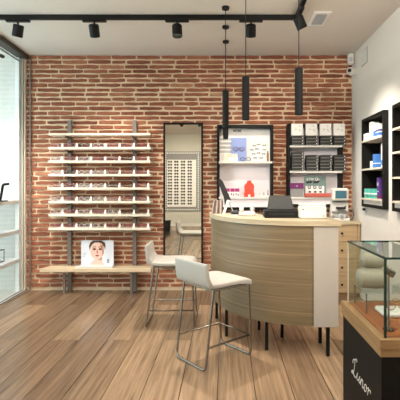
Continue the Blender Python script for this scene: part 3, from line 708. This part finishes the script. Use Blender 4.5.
# ---------------------------------------------------------------- curved reception counter
def catmull(P, n=10):
    out = []; P = [Vector(p) for p in P]; Q_ = [2*P[0]-P[1]]+P+[2*P[-1]-P[-2]]
    for i in range(1, len(Q_)-2):
        for k in range(n):
            t_ = k/n; a, b, c, d = Q_[i-1], Q_[i], Q_[i+1], Q_[i+2]
            out.append(.5*((2*b)+(c-a)*t_+(2*a-5*b+4*c-d)*t_**2+(3*b-a-3*c+d)*t_**3))
    out.append(P[-1]); return out
ARC = [(-.148, 4.14), (-.125, 3.92), (-.053, 3.66), (.06, 3.44), (.214, 3.285), (.412, 3.175), (.66, 3.122), (.845, 3.118)]
arc = catmull(ARC)
def offs(pts, d):
    out = []
    for i, p in enumerate(pts):
        a = pts[max(i-1, 0)]; b = pts[min(i+1, len(pts)-1)]; t_ = (b-a).normalized(); n = Vector((-t_.y, t_.x)); out.append(p+n*d)
    return out
CT = thing('reception_counter', 'curved reception counter with oak front, pale top and slim black legs', 'counter', (.35, 3.5, 0)); O = Vector((.35, 3.5))
ki = max(i for i, p in enumerate(arc) if p.x <= .662)
def loc2(pts): return [(p.x-O.x, p.y-O.y) for p in pts]
wd = arc[:ki+1]
inn = offs(wd, .04)
MB().prism(loc2(wd+inn[::-1]), .236, .992, 'front').build('front_panel', CT)
for p in CT.children[0].data.polygons: p.use_smooth = abs(p.normal.z) < .5 and p.area < .2
we = [arc[ki]+Vector((.001, 0))]+arc[ki+1:]
MB().prism(loc2([we[0]]+we[1:]+[Vector((.845, 3.46)), Vector((we[0].x, 3.46))]), .232, .992, 'panelg').build('end_panel', CT)
body = offs(wd, .0415); back = offs(wd, .36)
MB().prism(loc2(body+[Vector((.655, 3.46))]+[p for p in back[::-1] if p.x < .60]), .25, .985, 'drawer').build('carcass', CT)
to = offs(arc, -.018); tb = [p for p in offs(arc, .40) if p.x < .66]
tp = [Vector((to[0].x, to[0].y+.01))]+to+[Vector((.862, 3.100)), Vector((.862, 3.50)), Vector((.66, 3.50))]+tb[::-1]
MB().prism(loc2(tp), .992, 1.03, 'top').build('worktop', CT)
for (x, y) in ((.321, 3.275), (.775, 3.16), (.005, 3.575), (.297, 3.73), (.479, 3.55), (.775, 3.42), (-.09, 4.05)):
    MB().box(x-.0125-O.x, x+.0125-O.x, y-.0125-O.y, y+.0125-O.y, 0, .25, 'black').build('leg', CT)
ZT = 1.0305
# things on the counter
t = thing('cash_printer', 'low black machine with a raised dark grey lid on the counter', 'printer', (xx(281.8, 3.44), 3.44, ZT))
MB().rbox(-.15, .145, -.05, .10, 0, .062, .008, 'black').build('body', t)
MB().add([(-.115, .06, .06), (.115, .06, .06), (.115, .085, .06), (-.115, .085, .06), (-.095, .085, .18), (.085, .085, .18), (.085, .10, .18), (-.095, .10, .18)],
         [(0, 3, 2, 1), (4, 5, 6, 7), (0, 1, 5, 4), (1, 2, 6, 5), (2, 3, 7, 6), (3, 0, 4, 7)], 'lidgrey').build('lid', t, bevel=.01)
MB().box(-.11, .10, -.0515, -.05, .03, .034, 'dgrey').build('slot', t)
t = thing('label_printer', 'compact white printer on the counter beside the black machine', 'printer', (xx(312.3, 3.33), 3.33, ZT))
MB().rbox(-.102, .102, -.06, .09, 0, .105, .012, 'white').build('body', t); MB().rbox(-.10, .10, -.055, .085, .105, .118, .005, 'white').build('lid', t)
MB().box(-.07, .05, -.0615, -.06, .088, .092, 'grey').build('paper_slot', t); MB().cyl((-.085, -.0615, .075), (-.085, -.06, .075), .006, m='ink', seg=10).box(.07, .085, -.0615, -.06, .02, .03, 'grey').build('button', t)
t = thing('desk_phone', 'white desk phone with handset on the counter behind the mouse', 'phone', (xx(247, 3.62), 3.62, ZT))
MB().rbox(-.07, .07, -.04, .06, 0, .04, .01, 'white').build('base', t); MB().rbox(-.065, -.03, -.05, .06, .04, .085, .01, 'white').build('handset', t); MB().rbox(.03, .065, -.02, .06, .04, .10, .01, 'lgrey').build('screen', t)
o = MB().sphere((0, 0, .023), .055, .04, .022, 'ink').cyl((0, 0, 0), (0, 0, .01), .054, m='lgrey', seg=20).build('card_tray', loc=(xx(236.5, 3.70), 3.70, ZT)); tag(o, 'dark rounded mouse-like dish on the counter beside the white easel', 'dish')
t = thing('striped_rack', 'brown striped wooden block at the left end of the counter', 'rack', (xx(217.2, 3.92), 3.92, ZT))
m = MB(); 
m.add([(-.055, -.03, 0), (.055, -.03, 0), (.055, .05, 0), (-.055, .05, 0), (-.035, 0, .125), (.055, 0, .125), (.055, .05, .125), (-.035, .05, .125)], [(0, 3, 2, 1), (4, 5, 6, 7), (0, 1, 5, 4), (1, 2, 6, 5), (2, 3, 7, 6), (3, 0, 4, 7)], 'stripe')
m.build('block', t)
m = MB()
for i in range(6):
    x = -.05+i*.02; m.tube([(x, -.034, 0), (x*.8+.01, -.004, .127)], .003, 'ink' if i % 2 else 'lgrey', 6)
m.build('rod', t)
t = thing('white_easel', 'white slanted easel stand on the counter beside the striped block', 'easel', (xx(227, 3.85), 3.85, ZT))
MB().add([(-.045, -.02, 0), (-.02, -.02, 0), (.025, -.0, .13), (.0, -.0, .13), (-.045, .03, 0), (-.02, .03, 0), (.025, .03, .13), (.0, .03, .13)], [(0, 1, 2, 3), (4, 7, 6, 5), (0, 4, 5, 1), (3, 2, 6, 7), (0, 3, 7, 4), (1, 5, 6, 2)], 'white').build('front_board', t)
MB().tube([(.012, .015, .125), (.065, .015, .002)], .005, 'lgrey', 8).build('leg', t)
t = thing('black_tablet', 'black tablet leaning back at the left end of the counter', 'tablet', (xx(222, 4.0), 4.0, ZT))
def tl(px, py): p = at(px, py, 4.0)-Vector((xx(222, 4.0), 4.0, ZT)); return (p.x, p.z)
MB().prism([tl(218, 181.5), tl(220.5, 179), tl(223, 181.5), tl(231, 200), tl(225, 201)], -.012, .012, 'ink', Q).build('screen', t, bevel=.003)
MB().prism([(.0, 0), (.085, 0), (.085, .01), (.055, .02), (.04, .14), (.02, .14), (.03, .02), (0, .01)], .014, .03, 'ink', Q).build('foot', t)

# ---------------------------------------------------------------- bar stools
def make_stool(label):
    o = thing('bar_stool', label, 'bar stool', group='white bar stools')
    W = .188; HS = .60
    prof = [(-.215, .575), (.17, .555), (.205, .565), (.212, .585), (.195, .602), (.15, .610), (-.13, .606), (-.165, .61), (-.19, .625), (-.215, .60)]
    # seat cushion: side profile swept across the width with softened sides
    m = MB(); ring = [(-.17, .570), (-.08, .567), (.12, .567), (.188, .560), (.200, .542), (.214, .532), (.230, .545), (.228, .575), (.205, .600), (.12, .607), (-.03, .605), (-.13, .605), (-.185, .612), (-.19, .59)]
    def sweep(m, ring, ys_, k):
        n = len(ring); cx = sum(p[0] for p in ring)/n; cz = sum(p[1] for p in ring)/n; v = []
        for (y, s_) in ys_:
            for (x, z_) in ring: v.append((cx+(x-cx)*s_[0], y, cz+(z_-cz)*s_[1]))
        f = [(a*n+i, a*n+(i+1) % n, (a+1)*n+(i+1) % n, (a+1)*n+i) for a in range(len(ys_)-1) for i in range(n)]
        f += [tuple(range(n)), tuple((len(ys_)-1)*n+i for i in range(n))[::-1]]
        m.add(v, f, k, True)
    yss = [(-W-.008, (.93, .5)), (-W-.002, (.985, .85)), (-W+.02, (1, 1)), (0, (1, 1.0)), (W-.02, (1, 1)), (W+.002, (.985, .85)), (W+.008, (.93, .5))]
    sweep(m, ring, yss, 'leather'); m.build('seat', o, subsurf=1)
    m = MB(); bk = [(-.180, .568), (-.208, .590), (-.220, .65), (-.226, .71), (-.229, .748), (-.220, .757), (-.207, .750), (-.199, .70), (-.190, .65), (-.176, .620), (-.148, .607), (-.148, .575)]
    ys2 = [(-W-.008, (.6, .97)), (-W-.002, (.9, .99)), (-W+.02, (1, 1)), (0, (1, 1)), (W-.02, (1, 1)), (W+.002, (.9, .99)), (W+.008, (.6, .97))]
    sweep(m, bk, ys2, 'leather'); m.build('backrest', o, subsurf=1)
    r = .0088; w_ = .178
    MB().tube([(-.145, -w_, .560), (-.215, -w_, r), (-.215, w_, r), (-.145, w_, .560)], r, 'chrome', 10, fillet=.045).build('leg_frame', o)
    MB().tube([(.20, -w_, .55), (.225, -w_, r), (.225, w_, r), (.20, w_, .55)], r, 'chrome', 10, fillet=.045).build('leg_frame', o)
    MB().tube([(-.195, -w_, .165), (.212, -w_, .165), (.212, w_, .165), (-.195, w_, .165)], .007, 'chrome', 10).build('footrest', o)
    MB().tube([(-.145, -w_, .556), (.185, -w_, .556), (.185, w_, .556), (-.145, w_, .556)], .0085, 'chrome', 10, closed=True, fillet=.03).build('seat_frame', o)
    return o
st = make_stool('white leather bar stool nearest the camera, its back turned, at the counter'); st.location = (-.095, 3.145, 0); st.rotation_euler = (0, 0, R(41))
st2 = dup(st, (-.512, 3.93, 0), R(1), 'white leather bar stool standing sideways in front of the mirror')

# ---------------------------------------------------------------- glass display case
CX0, CX1, CY0, CY1 = .690, 1.36, 1.851, 2.474
t = thing('display_case', 'glass display case with oak rim on a black plinth, at the lower right', 'display case', (1.02, 2.16, 0)); oc = Vector((1.02, 2.16))
def cb(m, x0, x1, y0, y1, z0, z1, k): return m.box(x0-oc.x, x1-oc.x, y0-oc.y, y1-oc.y, z0, z1, k)
pl = cb(MB(), CX0+.006, CX1-.01, CY0+.006, CY1-.008, 0, .530, 'blackmatt').build('plinth', t, bevel=.002)
cb(cb(MB(), CX0, CX1, CY0, CY1, .5305, .566, 'caseoak'), CX0-.004, CX1+.004, CY0-.004, CY1+.004, .566, .611, 'caseoak').build('oak_rim', t, bevel=.002)
gx0, gx1, gy0, gy1, gz0, gz1, th = CX0+.028, CX1-.02, CY0+.02, CY1-.036, .6115, .972, .006
cb(MB(), gx0+th, gx1-th, gy0+th, gy1-th, .6112, .615, 'leath').build('tan_lining', t)
for (a, b, c, d) in ((gx0, gx1, gy0, gy0+th), (gx0, gx1, gy1-th, gy1), (gx0, gx0+th, gy0+th, gy1-th), (gx1-th, gx1, gy0+th, gy1-th)):
    cb(MB(), a, b, c, d, gz0, gz1-th, 'glassc').build('glass_pane', t)
cb(MB(), gx0, gx1, gy0, gy1, gz1-th+.0005, gz1, 'glassc').build('glass_top', t)
m = MB(); e = .0045
for y in (gy0, gy1): m.box(gx0-oc.x, gx1-oc.x, y-e-oc.y, y+e-oc.y, gz1-.008, gz1+.001, 'edge')
for x in (gx0, gx1): m.box(x-e-oc.x, x+e-oc.x, gy0-oc.y, gy1-oc.y, gz1-.008, gz1+.001, 'edge')
m.box(gx0-.005-oc.x, gx0+.005-oc.x, gy0-.005-oc.y, gy0+.005-oc.y, gz0, gz1, 'edge'); m.box(gx0-.003-oc.x, gx0+.003-oc.x, gy1-.003-oc.y, gy1+.003-oc.y, gz0, gz1, 'edgel')
m.box(gx1-.005-oc.x, gx1+.005-oc.x, gy0-.005-oc.y, gy0+.005-oc.y, gz0, gz1, 'edge')
m.build('glass_edge', t)
# script lettering on the window side of the plinth
def lettering():
    P = []
    # each glyph as polylines in (u along, v up), x-height .4
    Lg = [[(-.10, .62), (-.14, .78), (-.02, .95), (.10, .92)], [(.40, .98), (.30, 1.12), (.16, 1.02), (.14, .7), (.12, .3), (.02, .02), (-.12, -.02), (-.16, .10), (-.04, .14), (.14, .02), (.36, -.04), (.50, .10)]]
    u = [[(.50, .10), (.62, .42), (.58, .12), (.68, 0), (.84, .15), (.92, .42), (.88, .1), (.96, 0), (1.04, .12)]]
    n = [[(1.04, .12), (1.14, .42), (1.10, 0)], [(1.12, .25), (1.26, .42), (1.34, .32), (1.32, .06), (1.42, 0), (1.52, .14)]]
    o_ = [[(1.68+.14*math.cos(a), .21+.21*math.sin(a)) for a in [R(200+i*30) for i in range(13)]], [(1.80, .32), (1.94, .36)]]
    r = [[(1.94, .36), (2.02, .44), (2.0, 0)], [(2.01, .22), (2.12, .40), (2.26, .40), (2.28, .30)]]
    return Lg+u+n+o_+r
m = MB()
for ln in lettering():
    pts = catmull(ln, 5)
    m.tube([(CX0+.006-.0006-oc.x, 2.275-(p[0]+p[1]*.22)*.118-oc.y, .268+p[1]*.092) for p in pts], .0021, 'card', 6)
m.build('lettering', pl)
# things in the case
o = thing('glass_riser', 'clear glass shelf inside the display case carrying white rolls', 'shelf', (0, 0, 0))
MB().box(gx0+.02, gx1-.05, 2.20, gy1-.02, .720, .7258, 'glassc').build('shelf_pane', o)
for x in (gx0+.03, gx1-.06):
    for y in (2.21, gy1-.03): MB().cyl((x, y, .615), (x, y, .720), .004, m='chrome', seg=8).build('pin', o)
def roll(zc, x0, x1, y, r, label, sy=1):  # pale rolled form with rounded ends
    m = MB(); v = []; f = []; n = 20; K = 14
    for i in range(K+1):
        t_ = i/K; x = x0+(x1-x0)*t_; e_ = min(1, math.sqrt(max(0, 1-(1-min(t_, 1-t_)/.10)**2))) if min(t_, 1-t_) < .10 else 1
        e_ = max(e_, .02)
        for j in range(n):
            a = 2*math.pi*j/n; v.append((x, y+r*1.1*e_*math.cos(a), zc+r*e_*math.sin(a)*(1+.04*math.sin(x*40))))
    for i in range(K):
        for j in range(n): f.append((i*n+j, i*n+(j+1) % n, (i+1)*n+(j+1) % n, (i+1)*n+j))
    m.add(v, f, 'rollpale', True); tag(m.build('white_roll'), label, 'cushion', 'white rolled forms')
roll(.7258+.055, gx0+.011, .89, 2.314, .0543, 'lower white rolled form inside the glass display case')
roll(.7258+.111+.0435, gx0+.036, .89, 2.332, .0436, 'upper smaller white rolled form inside the glass display case')
o = thing('jewellery_stand', 'slim metal stand with a round head inside the display case', 'stand', (.767, 1.958, .6155)); o.scale = (.89,)*3
MB().cyl((0, 0, 0), (0, 0, .006), .03, m='chrome', seg=20).build('base', o); MB().cyl((0, 0, .006), (0, 0, .285), .0055, m='greypost', seg=10).build('pole', o)
MB().cyl((-.016, 0, .322), (.026, -.01, .300), .024, m='chrome', seg=20).cyl((-.0161, 0, .3221), (-.02, 0, .324), .016, m='amber', seg=16).build('head', o)
o = thing('white_tray', 'white cushioned tray with thin wire glasses at the back of the case', 'tray', (.98, 2.154, .6155)); o.scale = (.89,)*3
MB().rbox(-.19, .22, -.03, .13, 0, .03, .01, 'white').build('pad', o)
for i, (x, y, a, lb) in enumerate(((.895, 2.172, .3, 'thin gold wire glasses on the white tray in the display case'), (.835, 1.95, -.5, 'thin gold wire glasses on the tan lining near the case front')   )):
    o = glasses_proto('amber', lb, False); o.location = (x, y, .643 if i == 0 else .6155); o.rotation_euler = (0, 0, a); o['group'] = 'wire glasses in the display case'

# ---------------------------------------------------------------- rear of the shop, seen in the mirror
t = thing('rear_display_panel', 'lit white eyewear panel in a studded frame, seen in the mirror', 'display panel', (-1.36, YR, 1.415))
MB().box(-.60, .56, 0, .03, -.94, .94, 'grey').build('frame', t)
m = MB()
for i in range(26):
    for sx in (-.54, .49): m.box(sx-.02, sx+.02, .03, .038, -.90+i*.071, -.86+i*.071, 'card')
for i in range(15):
    for sz in (-.89, .89): m.box(-.5+i*.07, -.46+i*.07, .03, .038, sz-.02, sz+.02, 'card')
m.build('stud_border', t)
MB().box(-.49, .42, .03, .045, -.80, .80, 'card').build('panel', t); MB().box(-.49, .42, .03, .06, .68, .80, 'grey').build('header', t)
def rear_glass():
    m = MB()
    for sx in (-1, 1): m.prism([(sx*.037+.034*math.cos(2*math.pi*i/10), .033*math.sin(2*math.pi*i/10)) for i in range(10)], 0, .006, 'ink', Q)
    m.box(-.012, .012, 0, .005, .002, .007, 'ink'); return m.build('sunglasses')
rg = rear_glass(); first = True
for c_, x in enumerate((-1.76, -1.56, -1.35, -1.14)):
    for r_ in range(15):
        loc = (x, YR+.046, 2.03-r_*.094)
        lb = f"dark sunglasses in the mirror, {ORD[r_]} row down, {ORD[c_]} column of the rear panel"
        if first: o = rg; first = False
        else: o = rg.copy(); C.objects.link(o)
        o.location = loc; tag(o, lb, 'sunglasses', 'sunglasses on the rear panel')
o = thing('waste_bin', 'small black bin on the floor, seen in the mirror', 'bin', (-1.64, -1.46, 0)); MB().cyl((0, 0, 0), (0, 0, .3), .075, .095, 'seat_grey', 24).build('body', o); MB().tube([(.095*math.cos(a), .095*math.sin(a), .3) for a in [2*math.pi*i/20 for i in range(20)]], .006, 'seat_grey', 8, True).build('rim', o)
